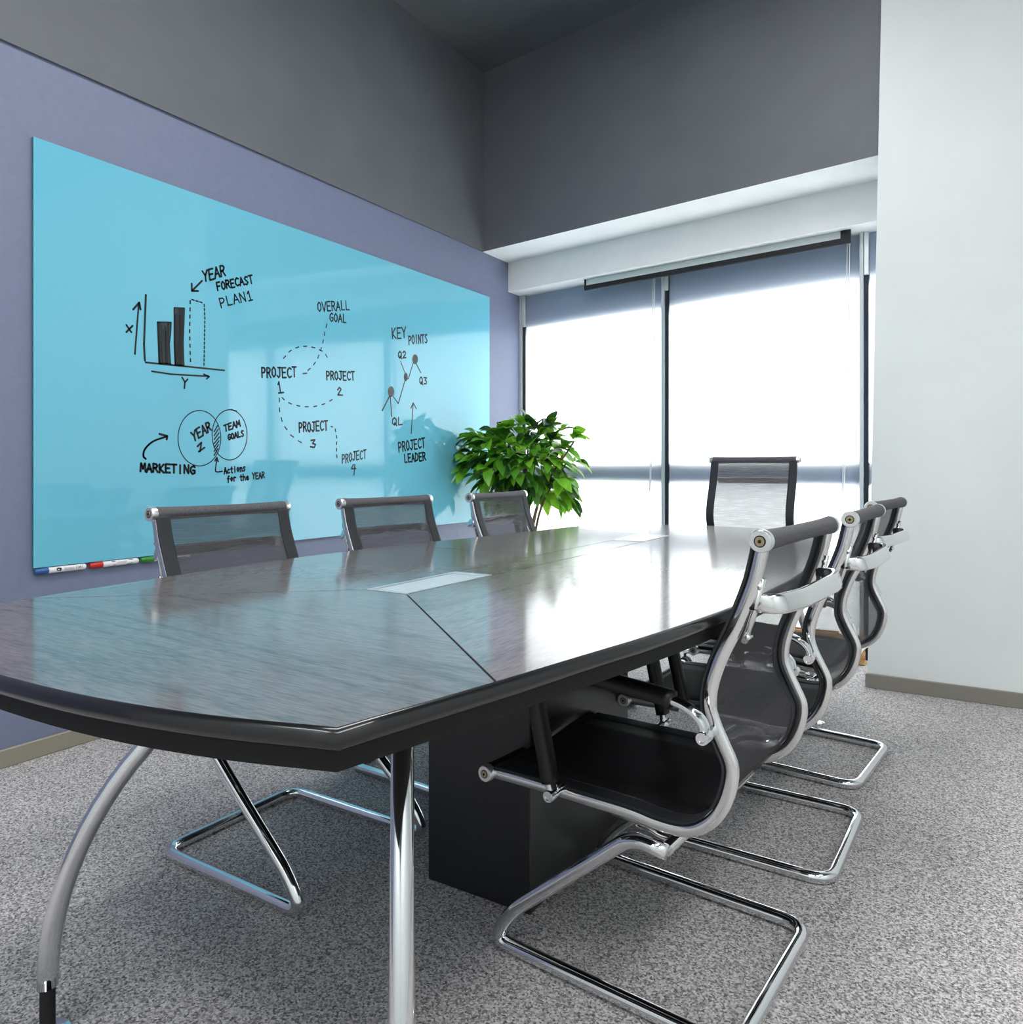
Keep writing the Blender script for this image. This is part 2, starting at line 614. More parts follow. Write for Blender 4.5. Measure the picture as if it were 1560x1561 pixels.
# ------------------------------------------------------------------ roller blinds
BL = [(-2.716, -1.648, 'roller blind at the left end of the window, beside the purple wall', 1),
      (-1.602, -0.511, 'wide middle roller blind between the two dark posts, behind the end chair', 2),
      (-0.463, 0.17, 'roller blind at the right end of the window, mostly behind the white column', 1)]
for xa, xb, lab, k in BL:
    off = 0.02
    root = empty('roller_blind', (xa, wy(xa, off), 0))
    tag(root, lab, 'window blind', 'roller blinds on the window')
    q = lambda x, o: (x - xa, wy(x, off) - wy(xa, off) + o)
    bm = bmesh.new()
    a, b = q(xa, 0), q(xb, 0)
    v = [bm.verts.new((p[0], p[1], z)) for z in (0.03, 2.218) for p in (a, b)]
    bm.faces.new((v[0], v[1], v[3], v[2]))
    link('blind_fabric', bm, M['blind'], root)
    bm = bmesh.new()
    tube(bm, [(*a, 0.03), (*b, 0.03)], 0.011)
    link('bottom_bar', bm, M['pale_metal'], root)
    bm = bmesh.new()
    box(bm, (-0.026, -0.022, 2.09 if k == 2 else 2.0), (-0.002, 0.004, 2.222))
    bevel(bm, 0.003, 1)
    link('end_bracket', bm, M['pale_metal'], root)
    bm = bmesh.new()
    c = q(xb - 0.06, -0.014)
    tube(bm, [(c[0], c[1], 2.2), (c[0] - 0.01, c[1], 1.3), (c[0] - 0.025, c[1], 0.86), (c[0] - 0.018, c[1] - 0.006, 0.85), (c[0] + 0.004, c[1] - 0.004, 1.3), (c[0] + 0.012, c[1] - 0.004, 2.2)], 0.0028, 6)
    link('pull_chain', bm, M['chain'], root)

# pale and dark channel strips beside the blinds are part of the window frames
# ------------------------------------------------------------------ projector screen, mostly rolled up under the beam
xa, xb = -2.164, -0.540
root = empty('projector_screen', (xa, 4.520 + K * (xa - LX), 2.223))
tag(root, 'grey projector screen with black border, hanging mostly rolled up under the white beam', 'projector screen')
q = lambda x, o: (x - xa, K * (x - xa) + o)
bm = bmesh.new()
prism(bm, [q(xa + 0.012, -0.006), q(xb - 0.05, -0.006), q(xb - 0.05, 0.0), q(xa + 0.012, 0.0)], -0.042, -0.001)
link('screen_surface', bm, M['screen'], root)
bm = bmesh.new()
prism(bm, [q(xa, -0.012), q(xb, -0.012), q(xb, 0.008), q(xa, 0.008)], -0.068, -0.040)
prism(bm, [q(xa, -0.009), q(xa + 0.013, -0.009), q(xa + 0.013, 0.004), q(xa, 0.004)], -0.044, -0.0005)
prism(bm, [q(xb - 0.05, -0.009), q(xb, -0.009), q(xb, 0.004), q(xb - 0.05, 0.004)], -0.044, -0.0005)
link('screen_border', bm, M['screen_black'], root)


# ------------------------------------------------------------------ glass board with handwriting
BT = 0.012
BX = LX + BT + 0.002
board = empty('glass_whiteboard', (BX, 1.3437, 0.655))
tag(board, 'large cyan glass writing board with black marker notes, on the purple wall', 'whiteboard')
bm = bmesh.new()
box(bm, (-BT, 0, 0), (0, 2.853, 1.481))
o = link('glass_panel', bm, [M['board'], M['board_edge']], board)
for p in o.data.polygons:
    if abs(p.normal.x) < 0.5:
        p.material_index = 1

FV = (-math.sin(YAW), math.cos(YAW))
RV = (math.cos(YAW), math.sin(YAW))


def bp(px, py):
    """a mark on the board: photo coordinate to a point on the board's own plane (y, z)"""
    u = (px - CXP) / FOC
    dx, dy = FV[0] + RV[0] * u, FV[1] + RV[1] * u
    t = BX / dx
    return (dy * t - 1.3437, 1 - t * (py - HOR) / FOC - 0.655)


G = {
    'A': [[(0, 0), (.5, 1), (1, 0)], [(.2, .38), (.85, .38)]],
    'C': [[(1, .85), (.6, 1), (.15, .75), (.1, .3), (.5, 0), (1, .12)]],
    'D': [[(.1, 0), (.1, 1), (.7, .85), (.95, .5), (.7, .1), (.1, 0)]],
    'E': [[(.95, 1), (.1, 1), (.1, 0), (.95, 0)], [(.1, .52), (.8, .52)]],
    'F': [[(.95, 1), (.1, 1), (.1, 0)], [(.1, .5), (.8, .5)]],
    'G': [[(.95, .85), (.6, 1), (.15, .75), (.1, .3), (.5, 0), (.95, .15), (.95, .45), (.55, .45)]],
    'I': [[(.5, 0), (.5, 1)]],
    'J': [[(.3, 1), (1, 1)], [(.7, 1), (.7, .2), (.4, 0), (.05, .2)]],
    'K': [[(.1, 0), (.1, 1)], [(.9, 1), (.15, .45), (.95, 0)]],
    'L': [[(.15, 1), (.15, 0), (.9, 0)]],
    'M': [[(0, 0), (.12, 1), (.5, .35), (.88, 1), (1, 0)]],
    'N': [[(.08, 0), (.1, 1), (.9, 0), (.92, 1)]],
    'O': [[(.5, 1), (.12, .75), (.1, .25), (.5, 0), (.9, .25), (.88, .75), (.5, 1)]],
    'P': [[(.1, 0), (.1, 1), (.7, .95), (.9, .75), (.65, .5), (.1, .45)]],
    'Q': [[(.5, 1), (.12, .75), (.1, .25), (.5, 0), (.9, .25), (.88, .75), (.5, 1)], [(.55, .3), (1, -.12)]],
    'R': [[(.1, 0), (.1, 1), (.7, .95), (.88, .75), (.65, .52), (.1, .48)], [(.45, .48), (.95, 0)]],
    'S': [[(.9, .9), (.5, 1), (.15, .78), (.5, .52), (.88, .25), (.5, 0), (.08, .1)]],
    'T': [[(0, 1), (1, 1)], [(.5, 1), (.5, 0)]],
    'V': [[(0, 1), (.5, 0), (1, 1)]],
    'Y': [[(0, 1), (.5, .5), (1, 1)], [(.5, .5), (.45, 0)]],
    '1': [[(.25, .75), (.55, 1), (.55, 0)], [(.2, 0), (.9, 0)]],
    '2': [[(.1, .8), (.45, 1), (.85, .8), (.75, .5), (.1, 0), (.95, .02)]],
    '3': [[(.1, .95), (.85, .95), (.4, .58), (.85, .4), (.75, .08), (.1, .05)]],
    'c': [[(.9, .55), (.5, .65), (.15, .4), (.3, .05), (.9, .1)]],
    't': [[(.5, .95), (.5, .05), (.8, .0)], [(.1, .65), (.9, .65)]],
    'i': [[(.5, .62), (.5, 0)], [(.5, .85), (.5, .9)]],
    'o': [[(.5, .65), (.15, .35), (.5, 0), (.85, .35), (.5, .65)]],
    'n': [[(.12, 0), (.12, .65)], [(.12, .45), (.6, .65), (.85, .45), (.88, 0)]],
    's': [[(.85, .6), (.4, .65), (.2, .48), (.75, .2), (.45, 0), (.1, .05)]],
    'f': [[(.9, .95), (.5, .95), (.42, .7), (.42, -.1)], [(.1, .55), (.85, .55)]],
    'r': [[(.2, 0), (.2, .65)], [(.2, .45), (.5, .65), (.9, .6)]],
    'h': [[(.12, 0), (.12, 1)], [(.12, .45), (.6, .62), (.85, .4), (.88, 0)]],
    'e': [[(.15, .35), (.85, .38), (.6, .65), (.2, .5), (.2, .12), (.6, 0), (.95, .15)]],
}


class Ink:
    def __init__(self):
        self.bm = bmesh.new()
        self.lift = 0.0006

    def seg(self, a, b, w):
        (y0, z0), (y1, z1) = a, b
        d = math.hypot(y1 - y0, z1 - z0)
        if d < 1e-6:
            return
        ny, nz = -(z1 - z0) / d * w / 2, (y1 - y0) / d * w / 2
        self.bm.faces.new([self.bm.verts.new((self.lift, y, z)) for y, z in ((y0 - ny, z0 - nz), (y1 - ny, z1 - nz), (y1 + ny, z1 + nz), (y0 + ny, z0 + nz))])

    def dot(self, c, ry, rz, n=10, mi=0):
        self.bm.faces.new([self.bm.verts.new((self.lift, c[0] + ry * math.cos(2 * math.pi * i / n), c[1] + rz * math.sin(2 * math.pi * i / n))) for i in range(n)]).material_index = mi

    def line(self, pts, w=0.0072, smooth=False):
        if smooth and len(pts) > 2:
            pts = [(v.x, v.y) for v in catmull([(p[0], p[1], 0) for p in pts], 6)]
        P = [bp(*p) for p in pts]
        for a, b in zip(P, P[1:]):
            self.seg(a, b, w)
        for p in P:
            self.dot(p, w / 2, w / 2, 8)

    def dash(self, pts, n, frac=0.45, w=0.006):
        L = [0]
        for a, b in zip(pts, pts[1:]):
            L.append(L[-1] + math.hypot(b[0] - a[0], b[1] - a[1]))

        def at(d):
            for i in range(len(pts) - 1):
                if d <= L[i + 1] or i == len(pts) - 2:
                    t = (d - L[i]) / max(L[i + 1] - L[i], 1e-6)
                    return (pts[i][0] + (pts[i + 1][0] - pts[i][0]) * t, pts[i][1] + (pts[i + 1][1] - pts[i][1]) * t)
        st = L[-1] / n
        for i in range(n):
            self.line([at(i * st), at(i * st + st * frac)], w)

    def text(self, txt, p0, p1, h, w=0.0072, jit=0.05):
        n = len(txt)
        ax, ay = (p1[0] - p0[0]) / n, (p1[1] - p0[1]) / n
        for i, ch in enumerate(txt):
            if ch == ' ':
                continue
            j = (random.uniform(-jit, jit), random.uniform(-jit, jit))
            for st in G[ch]:
                self.line([(p0[0] + ax * (i + 0.06 + 0.82 * x) + h[0] * (y + j[1]), p0[1] + ay * (i + 0.06 + 0.82 * x) + h[1] * (y + j[1])) for x, y in st], w)

    def poly(self, pts, mi=0):
        self.bm.faces.new([self.bm.verts.new((self.lift * 0.6, *bp(*p))) for p in pts]).material_index = mi

    def done(self, name):
        bmesh.ops.recalc_face_normals(self.bm, faces=self.bm.faces[:])
        for f_ in self.bm.faces:
            if f_.normal.x < 0:
                f_.normal_flip()
        return link(name, self.bm, [M['ink'], M['ink_thin']], board)


k = Ink()
k.text('YEAR', (310, 429), (345, 419.5), (-2.2, -16), 0.0085)
k.text('FORECAST', (331, 443), (387, 431), (-2.2, -12), 0.008)
k.text('PLAN1', (336, 469), (387, 456), (-3.5, -14), 0.0065)
k.line([(308, 428), (292.5, 443.5)], 0.008)
k.line([(292.3, 432.3), (292.5, 443.5), (302, 443.5)], 0.008)
k.line([(222.3, 449.6), (219.5, 525), (220.8, 549.6)], 0.0085)
k.line([(222, 552.5), (260.8, 556.3), (342, 564.6)], 0.0075)
k.line([(205.6, 539.6), (208.8, 497.7), (211.7, 461.2)], 0.007)
k.line([(203, 471.7), (212.3, 461.2), (214.2, 471.7)], 0.008)
k.line([(192.5, 495.4), (200.2, 506.3)], 0.0075)
k.line([(202, 496.7), (192.5, 506.3)], 0.0075)
for P in ([(240, 491), (260.8, 491.5), (259.8, 509), (258, 524.6), (259.8, 555), (242.5, 553.5), (241.5, 524.6)],
          [(265.6, 469.2), (281, 469.8), (280.4, 490), (279, 524.6), (280.4, 557.3), (267, 556.3), (265.6, 524.6)]):
    k.poly(P, 1)
    k.line(P + [P[0]], 0.006)
    x0, x1 = P[-1][0], P[3][0]
    yt, yb = P[0][1], P[4][1]
    for i in range(6):
        x = x0 + (x1 - x0) * (i + 0.5) / 6
        ya = yt + random.uniform(0, 14)
        k.line([(x + random.uniform(-1, 1), ya), (x + random.uniform(-1, 1), yb - random.uniform(0, 2))], 0.0065)
k.dash([(290, 458.3), (289, 505), (290.6, 558)], 9, 0.4)
k.dash([(292.5, 456.7), (310.8, 462)], 3, 0.55)
k.dash([(311.2, 464), (312.3, 486), (310.8, 560)], 15, 0.5)
k.line([(231.5, 566), (260.8, 570.4), (318.5, 573.7)], 0.007)
k.line([(310.4, 570.4), (318.9, 574), (315, 577.5)], 0.007)
k.line([(277.7, 575.6), (282, 582.5)], 0.0075)
k.line([(286, 578.2), (282, 582.5), (281, 592)], 0.0075)
k.done('forecast_chart_drawing')

k = Ink()
k.line([(222.3, 699.6), (218.5, 694.8), (221.3, 684), (233.8, 672.7), (255, 665)], 0.008, True)
k.line([(243, 661.5), (255, 664.8), (254, 669.8)], 0.009)
k.text('MARKETING', (213.5, 719), (298.5, 722.5), (0, -12.5), 0.0092)
E1 = [(304 + 32.7 * math.cos(a), 668 - 42.3 * math.sin(a)) for a in [math.radians(d) for d in range(96, 96 + 362, 9)]]
k.line(E1, 0.0042)
E2 = [(350 + 26.7 * math.cos(a), 662.9 - 38.3 * math.sin(a)) for a in [math.radians(d) for d in range(70, 70 + 366, 9)]]
k.line(E2, 0.0045)
k.line([(352, 624), (361, 626.5)], 0.004)
k.text('YEAR', (294.5, 673), (323.5, 655), (-4, -13.5), 0.0085)
k.line([(301, 680.4), (307, 674.6), (305, 688)], 0.0085)
k.line([(303, 688.5), (311.7, 682.3)], 0.0085)
k.text('TEAM', (342, 658.5), (367, 649), (-1.2, -9.5), 0.0075)
k.text('GOALS', (347.5, 671.5), (372.5, 664), (-.8, -8.5), 0.0072)
for i in range(7):
    y = 653 + i * 6
    k.line([(326.5, y + 5), (334.5 - abs(i - 3) * 0.8, y - 5)], 0.006)
k.line([(338.7, 718.5), (331, 719.4), (328.5, 716), (331, 697.7)], 0.006, True)
k.line([(327.7, 702.5), (330.6, 697.7), (332.6, 703.5)], 0.007)
k.text('Actions', (341.5, 722.3), (375, 717.3), (-.5, -9.5), 0.0068)
k.text('for the YEAR', (346, 734.5), (404, 728.5), (-.3, -9), 0.0068)
k.done('marketing_circles_drawing')

k = Ink()
k.text('OVERALL', (484, 475), (534, 472.5), (-1, -14), 0.0072)
k.text('GOAL', (502, 490), (529, 491.5), (0, -12.5), 0.0072)
k.done('overall_goal_note')
k = Ink()
k.dash([(498.3, 494.4), (495.4, 505), (493, 518.5), (489.6, 532), (484.8, 545.4), (477, 558), (464, 569.4)], 7, 0.42)
k.done('dashed_line')
k = Ink()
k.dash([(432.3, 546.3), (441.2, 535.4), (453.7, 529), (467.9, 527.7), (481.3, 530.4), (494.4, 536.7), (502.5, 551)], 7, 0.4)
k.done('dashed_line')
k = Ink()
k.dash([(430, 606), (436, 612), (445, 616.2), (460.8, 620), (478, 620), (493.8, 616.2), (505, 610.2), (513, 604)], 7, 0.38)
k.done('dashed_line')
k = Ink()
k.text('PROJECT', (398.5, 575.5), (453, 575), (-.6, -15), 0.0085)
k.line([(462, 569.5), (467.5, 568.8)], 0.007)
k.line([(423.8, 586.3), (425.2, 582), (427.7, 598.8)], 0.008)
k.line([(424.6, 599.2), (432.3, 598.3)], 0.008)
k.done('project_note')
k = Ink()
k.text('PROJECT', (497.5, 579), (541.5, 580), (-.6, -13), 0.0085)
k.line([(514.6, 594.5), (517.5, 590.6), (520, 593.5), (515, 602), (522.3, 602.5)], 0.0085)
k.done('project_note')
k = Ink()
k.dash([(425.8, 607), (426.3, 627), (431, 646), (443, 663), (457, 673.5), (468, 679)], 6, 0.38)
k.done('dashed_line')
k = Ink()
k.text('PROJECT', (455.5, 659), (500.5, 656), (-.4, -14.5), 0.0085)
k.line([(474.2, 671.3), (480, 670.4), (476.6, 676), (481, 677.5), (479, 682), (473.3, 681)], 0.0085)
k.line([(504.6, 650.2), (506.9, 650.6)], 0.007)
k.done('project_note')
k = Ink()
k.dash([(511, 654), (513.7, 669.4), (513, 682), (513.3, 696.3), (516, 703)], 5, 0.4, 0.007)
k.done('dashed_line')
k = Ink()
k.text('PROJECT', (521, 706.5), (559, 698), (0, -13), 0.0075)
k.line([(538.7, 708), (535.8, 714.6), (542.5, 714.2)], 0.008)
k.line([(541, 708), (539.6, 724)], 0.008)
k.done('project_note')

k = Ink()
k.text('KEY', (597.5, 516.5), (620.5, 515), (-1, -16), 0.009)
k.text('POINTS', (623, 525.5), (652.5, 522), (-.6, -13), 0.009)
k.text('Q2', (606.5, 546.5), (620, 545), (0, -10), 0.009)
k.line([(610.8, 550.8), (618.5, 571.3)], 0.006)
for c, rx, ry in (((618.7, 574.6), 3, 6.5), ((633, 547.7), 4.4, 7.6), ((596.3, 597), 4.8, 8.2)):
    k.poly([(c[0] + rx * math.cos(2 * math.pi * i / 16), c[1] - ry * math.sin(2 * math.pi * i / 16)) for i in range(16)])
k.line([(582.9, 625.8), (594.4, 603)], 0.0095)
k.line([(595, 603), (597.3, 634.8)], 0.008)
k.line([(598.3, 603), (607.3, 615), (618, 578)], 0.007)
k.line([(619, 578), (622.7, 577), (630, 553)], 0.007)
k.line([(634.8, 555), (641.5, 568)], 0.008)
k.text('Q3', (639, 585), (652, 586), (0, -10.5), 0.009)
k.text('QL', (597, 648.5), (615, 647), (0, -11), 0.009)
k.line([(627, 660.4), (630, 614.6)], 0.008)
k.line([(626.5, 622.3), (630, 614.2), (634.8, 623.3)], 0.008)
k.text('PROJECT', (607.5, 689), (649, 682), (-1, -14.5), 0.010)
k.text('LEADER', (616.5, 705.5), (650, 701), (-1, -12), 0.010)
k.done('key_points_drawing')

# markers held along the lower edge of the board
M['pen_body'] = mat('white_pen_barrel', s((232, 232, 234)), 0.3)
M['pen_print'] = mat('pen_print', s((30, 30, 34)), 0.5)
M['pen_grey'] = mat('pen_grey_print', s((150, 152, 156)), 0.5)
PENS = [(53, 131, 'blue', (46, 92, 152), 'blue-capped marker at the lower left corner of the cyan board'),
        (137, 211, 'red', (196, 44, 38), 'red-capped marker in the middle of the row under the board'),
        (215, 289, 'green', (52, 132, 52), 'green-capped marker under the board, half hidden by the nearest left chair')]
for a, b, cn, cc, lab in PENS:
    ya = bp(a, 860)[0] + 1.3437
    yb = bp(b, 860)[0] + 1.3437
    L = yb - ya
    root = empty('marker', (LX + 0.0118, ya, 0.642))
    tag(root, lab, 'marker', 'markers under the board')
    bm = bmesh.new()
    lathe(bm, (0, L * 0.24, 0), (0, 1, 0), [(0, 0.0105), (L * 0.72, 0.0105), (L * 0.745, 0.0095), (L * 0.76, 0.006)], 16)
    link('barrel', bm, M['pen_body'], root, True)
    bm = bmesh.new()
    lathe(bm, (0, 0, 0), (0, 1, 0), [(0, 0.007), (0.004, 0.0098), (L * 0.22, 0.0114), (L * 0.245, 0.0114)], 16)
    sharp(link('cap', bm, mat(cn + '_cap', s(cc), 0.35), root))
    bm = bmesh.new()

    def patch(u0, u1, a0, a1, mi, n=5):
        vs = []
        for i in range(n + 1):
            t = math.radians(a0 + (a1 - a0) * i / n)
            vs.append([bm.verts.new((0.01075 * math.cos(t), L * u, 0.01075 * math.sin(t))) for u in (u0, u1)])
        for p, q_ in zip(vs, vs[1:]):
            bm.faces.new((p[0], p[1], q_[1], q_[0])).material_index = mi
    if cn == 'blue':
        for u0, u1, a0, a1 in ((.39, .41, -5, 30), (.41, .45, 12, 40), (.45, .48, -25, 35), (.40, .45, -22, -8), (.48, .49, 0, 25)):
            patch(u0, u1, a0, a1, 0)
        for a0 in (22, 8, -6, -20):
            patch(.54, .74, a0, a0 + 6, 1)
        for a0, a1, u0, u1 in ((32, 36, .80, .89), (-16, -12, .80, .89), (-12, 32, .78, .79), (-12, 32, .90, .91)):
            patch(u0, u1, a0, a1, 0)
        patch(.82, .845, 0, 20, 0)
        patch(.855, .875, 0, 20, 0)
    else:
        patch(.42, .50, 40, 62, 0)
        patch(.78, .86, 40, 58, 0)
        patch(.74, .86, -38, -24, 0)
        patch(.45, .50, -40, -26, 0)
        for a0 in (26, 12, -2):
            patch(.52, .72, a0, a0 + 6, 1)
    link('printed_marks', bm, [M['pen_print'], M['pen_grey']], root)

# ------------------------------------------------------------------ conference table
TZ = 0.75
right = [(-.5185, .5265), (-.472, .739), (-.4405, .90), (-.408, 1.0685), (-.374, 1.306), (-.352, 1.6), (-.350, 1.9), (-.375, 2.3), (-.44, 2.72), (-.515, 3.05)]
far = [(-.64, 3.13), (-.80, 3.195), (-.98, 3.215), (-1.17, 3.17), (-1.33, 3.07), (-1.455, 2.93)]
left = [(-1.485, 2.6), (-1.53, 2.25), (-1.58, 1.95), (-1.608, 1.65), (-1.608, 1.38), (-1.585, 1.06), (-1.547, .744), (-1.50, .5265)]
near = [(-1.36, .482), (-1.18, .455), (-1.0, .447), (-.82, .456), (-.66, .484)]


def smooth_side(P, n=4):
    return [(v.x, v.y) for v in catmull([(p[0], p[1], 0) for p in P], n)]


R_ = smooth_side(right)
F_ = smooth_side([right[-1]] + far)[1:]
L_ = smooth_side([far[-1]] + left)[1:]
N_ = smooth_side([left[-1]] + near + [right[0]])[1:-1]
OUT = R_ + F_ + L_ + N_       # anticlockwise outline of the top
TC = (-1.0, 1.85)


def inset(P, d):
    n = len(P)
    o = []
    for i in range(n):
        a, b, c = Vector(P[i - 1]), Vector(P[i]), Vector(P[(i + 1) % n])
        n1 = Vector((-(b - a).y, (b - a).x)).normalized()
        n2 = Vector((-(c - b).y, (c - b).x)).normalized()
        m_ = n1 + n2
        m_ = m_ / max(m_.dot(n1), 0.5)
        o.append((b.x + m_.x * d, b.y + m_.y * d))
    return o


table = empty('conference_table', (TC[0], TC[1], 0))
tag(table, 'long boat-shaped charcoal oak conference table with chrome arc legs', 'table')


def tl(p):
    return (p[0] - TC[0], p[1] - TC[1])


# rim: rounded black lacquer edge
prof = [(0.0055, TZ), (0.0012, TZ - 0.0012), (-0.001, TZ - 0.005), (-0.003, TZ - 0.012), (-0.002, TZ - 0.018), (0.003, TZ - 0.0225), (0.012, TZ - 0.0235)]
bm = bmesh.new()
rings = [[bm.verts.new((*tl(p), z)) for p in inset(OUT, d)] for d, z in prof]
n = len(OUT)
for a, b in zip(rings, rings[1:]):
    for i in range(n):
        j = (i + 1) % n
        bm.faces.new((a[j], a[i], b[i], b[j]))
bm.faces.new([bm.verts.new((*tl(p), TZ - 0.0035)) for p in inset(OUT, 0.004)]).material_index = 1
bm.faces.new(rings[-1][::-1])
o = link('table_rim', bm, [M['lacquer'], M['gap']], table, True)
bm = bmesh.new()
prism(bm, [tl(p) for p in inset(OUT, 0.013)], TZ - 0.047, TZ - 0.0235)
link('apron', bm, M['apron'], table)
M_in = inset(OUT, 0.004)
# veneered top panels, cut out of the outline
BXA, BXB, BYA, BYB = -1.064, -0.955, 1.159, 1.470      # near cable flap
BYC, BYD = 2.400, 2.660                                  # far cable flap


mR, mL = (-.4729, .739), (-1.547, .744)
fR, fL = (-.44, 2.86), (-1.468, 2.80)
nBR, nBL, fBR, fBL = (BXB, BYA), (BXA, BYA), (BXB, BYD), (BXA, BYD)


def ext(a, b, k=3):
    return (a[0] + (b[0] - a[0]) * k, a[1] + (b[1] - a[1]) * k)


def poly_panel(P, name, m):
    P = inset(P, 0.0018)
    bm = bmesh.new()
    prism(bm, [tl(p) for p in P], TZ - 0.0030, TZ)
    return link(name, bm, m, table)


def seam_split():
    # near end panel: outline piece between left mitre -> near end -> right mitre, then the flap corners
    def arc(p_from, p_to):
        """outline points strictly between the two given outline positions, anticlockwise"""
        idx = lambda p: min(range(len(M_in)), key=lambda i: (M_in[i][0] - p[0]) ** 2 + (M_in[i][1] - p[1]) ** 2)
        i, j = idx(p_from), idx(p_to)
        o = []
        while True:
            o.append(M_in[i])
            if i == j:
                break
            i = (i + 1) % len(M_in)
        return o
    mid = 1.905
    rM, lM = (-.352, mid), (-1.585, mid)
    pc_r, pc_l = (BXB, mid), (BXA, mid)
    poly_panel(arc(mL, mR) + [nBR, nBL], 'top_panel', M['top_x'])
    poly_panel(arc(fR, fL) + [fBL, fBR], 'top_panel', M['top_x'])
    poly_panel(arc(mR, rM) + [pc_r, nBR], 'top_panel', M['top_y'])
    poly_panel(arc(rM, fR) + [fBR, pc_r], 'top_panel', M['top_y'])
    poly_panel(arc(lM, mL) + [nBL, pc_l], 'top_panel', M['top_y'])
    poly_panel(arc(fL, lM) + [pc_l, fBL], 'top_panel', M['top_y'])
    poly_panel([(BXA, BYB), (BXB, BYB), (BXB, mid), (BXA, mid)], 'top_panel', M['top_y'])
    poly_panel([(BXA, mid), (BXB, mid), (BXB, BYC), (BXA, BYC)], 'top_panel', M['top_y'])


seam_split()


def cable_flap(y0, y1):
    bm = bmesh.new()
    x0, x1 = BXA + 0.001, BXB - 0.001
    e, fw = 0.010, 0.0
    for a, b in (((x0, y0), (x1, y0 + 0.014)), ((x0, y1 - 0.03), (x1, y1)), ((x0, y0 + 0.014), (x0 + e, y1 - 0.03)), ((x1 - e, y0 + 0.014), (x1, y1 - 0.03))):
        box(bm, (a[0] - TC[0], a[1] - TC[1], TZ - 0.003), (b[0] - TC[0], b[1] - TC[1], TZ + 0.0012))
    fr = link('cable_flap', bm, M['alu_frame'], table)
    bm = bmesh.new()
    box(bm, (x0 + e + 0.004 - TC[0], y0 + 0.016 - TC[1], TZ - 0.003), (x1 - e - 0.001 - TC[0], y1 - 0.032 - TC[1], TZ + 0.0004))
    link('flap_lid', bm, M['alu_lid'], fr)
    return fr


cable_flap(BYA, BYB)
cable_flap(BYC, BYD)
# pedestal
bm = bmesh.new()
box(bm, (-1.132 - TC[0], 1.455 - TC[1], 0), (-0.845 - TC[0], 2.012 - TC[1], TZ - 0.047))
bevel(bm, 0.002, 1)
link('pedestal', bm, M['pedestal'], table)


def arc_leg(foot, top, foot_vis=True):
    """flat oval chrome tube: rises steeply from the foot and arches inwards under the top"""
    fx, fy = tl(foot)
    tx, ty = tl(top)
    zt = TZ - 0.047
    pts = []
    for i in range(25):
        a = (math.pi / 2) * i / 24
        k = 1 - math.cos(a) ** 1.0
        z = 0.085 + (zt - 0.085) * math.sin(a) ** 1.0
        pts.append((fx + (tx - fx) * k, fy + (ty - fy) * k, z))
    bm = bmesh.new()
    tube(bm, pts, 1.0, section=ell(0.0180, 0.0150, 18), cap=True)
    lg = link('leg', bm, M['chrome'], table, True)
    bm = bmesh.new()
    lathe(bm, (fx, fy, 0.004), (0, 0, 1), [(0, 0.014), (0.01, 0.013), (0.016, 0.0125), (0.082, 0.0125)], 16)
    sharp(link('leveller', bm, M['black_rubber'], lg))
    bm = bmesh.new()
    lathe(bm, (fx, fy, 0), (0, 0, 1), [(0, 0.036), (0.003, 0.036), (0.007, 0.018), (0.009, 0.013)], 20)
    sharp(link('foot_disc', bm, M['chrome'], lg))


arc_leg((-0.568, 0.680), (-0.86, 1.035))
arc_leg((-1.395, 0.705), (-0.99, 1.20))
arc_leg((-0.535, 3.150), (-0.80, 2.85))
arc_leg((-1.46, 3.02), (-1.2, 2.75))

# ------------------------------------------------------------------ chairs
PROF = [(0, .879), (-.008, .841), (-.019, .800), (-.047, .729), (-.072, .676), (-.089, .625), (-.092, .585), (-.083, .556), (-.069, .527),
        (-.054, .493), (-.056, .458), (-.069, .419), (-.089, .389), (-.117, .367), (-.150, .357), (-.197, .356), (-.254, .361), (-.39, .361), (-.494, .360), (-.578, .358)]
RW = 0.208     # lateral place of the side rails
HEMW = 0.022


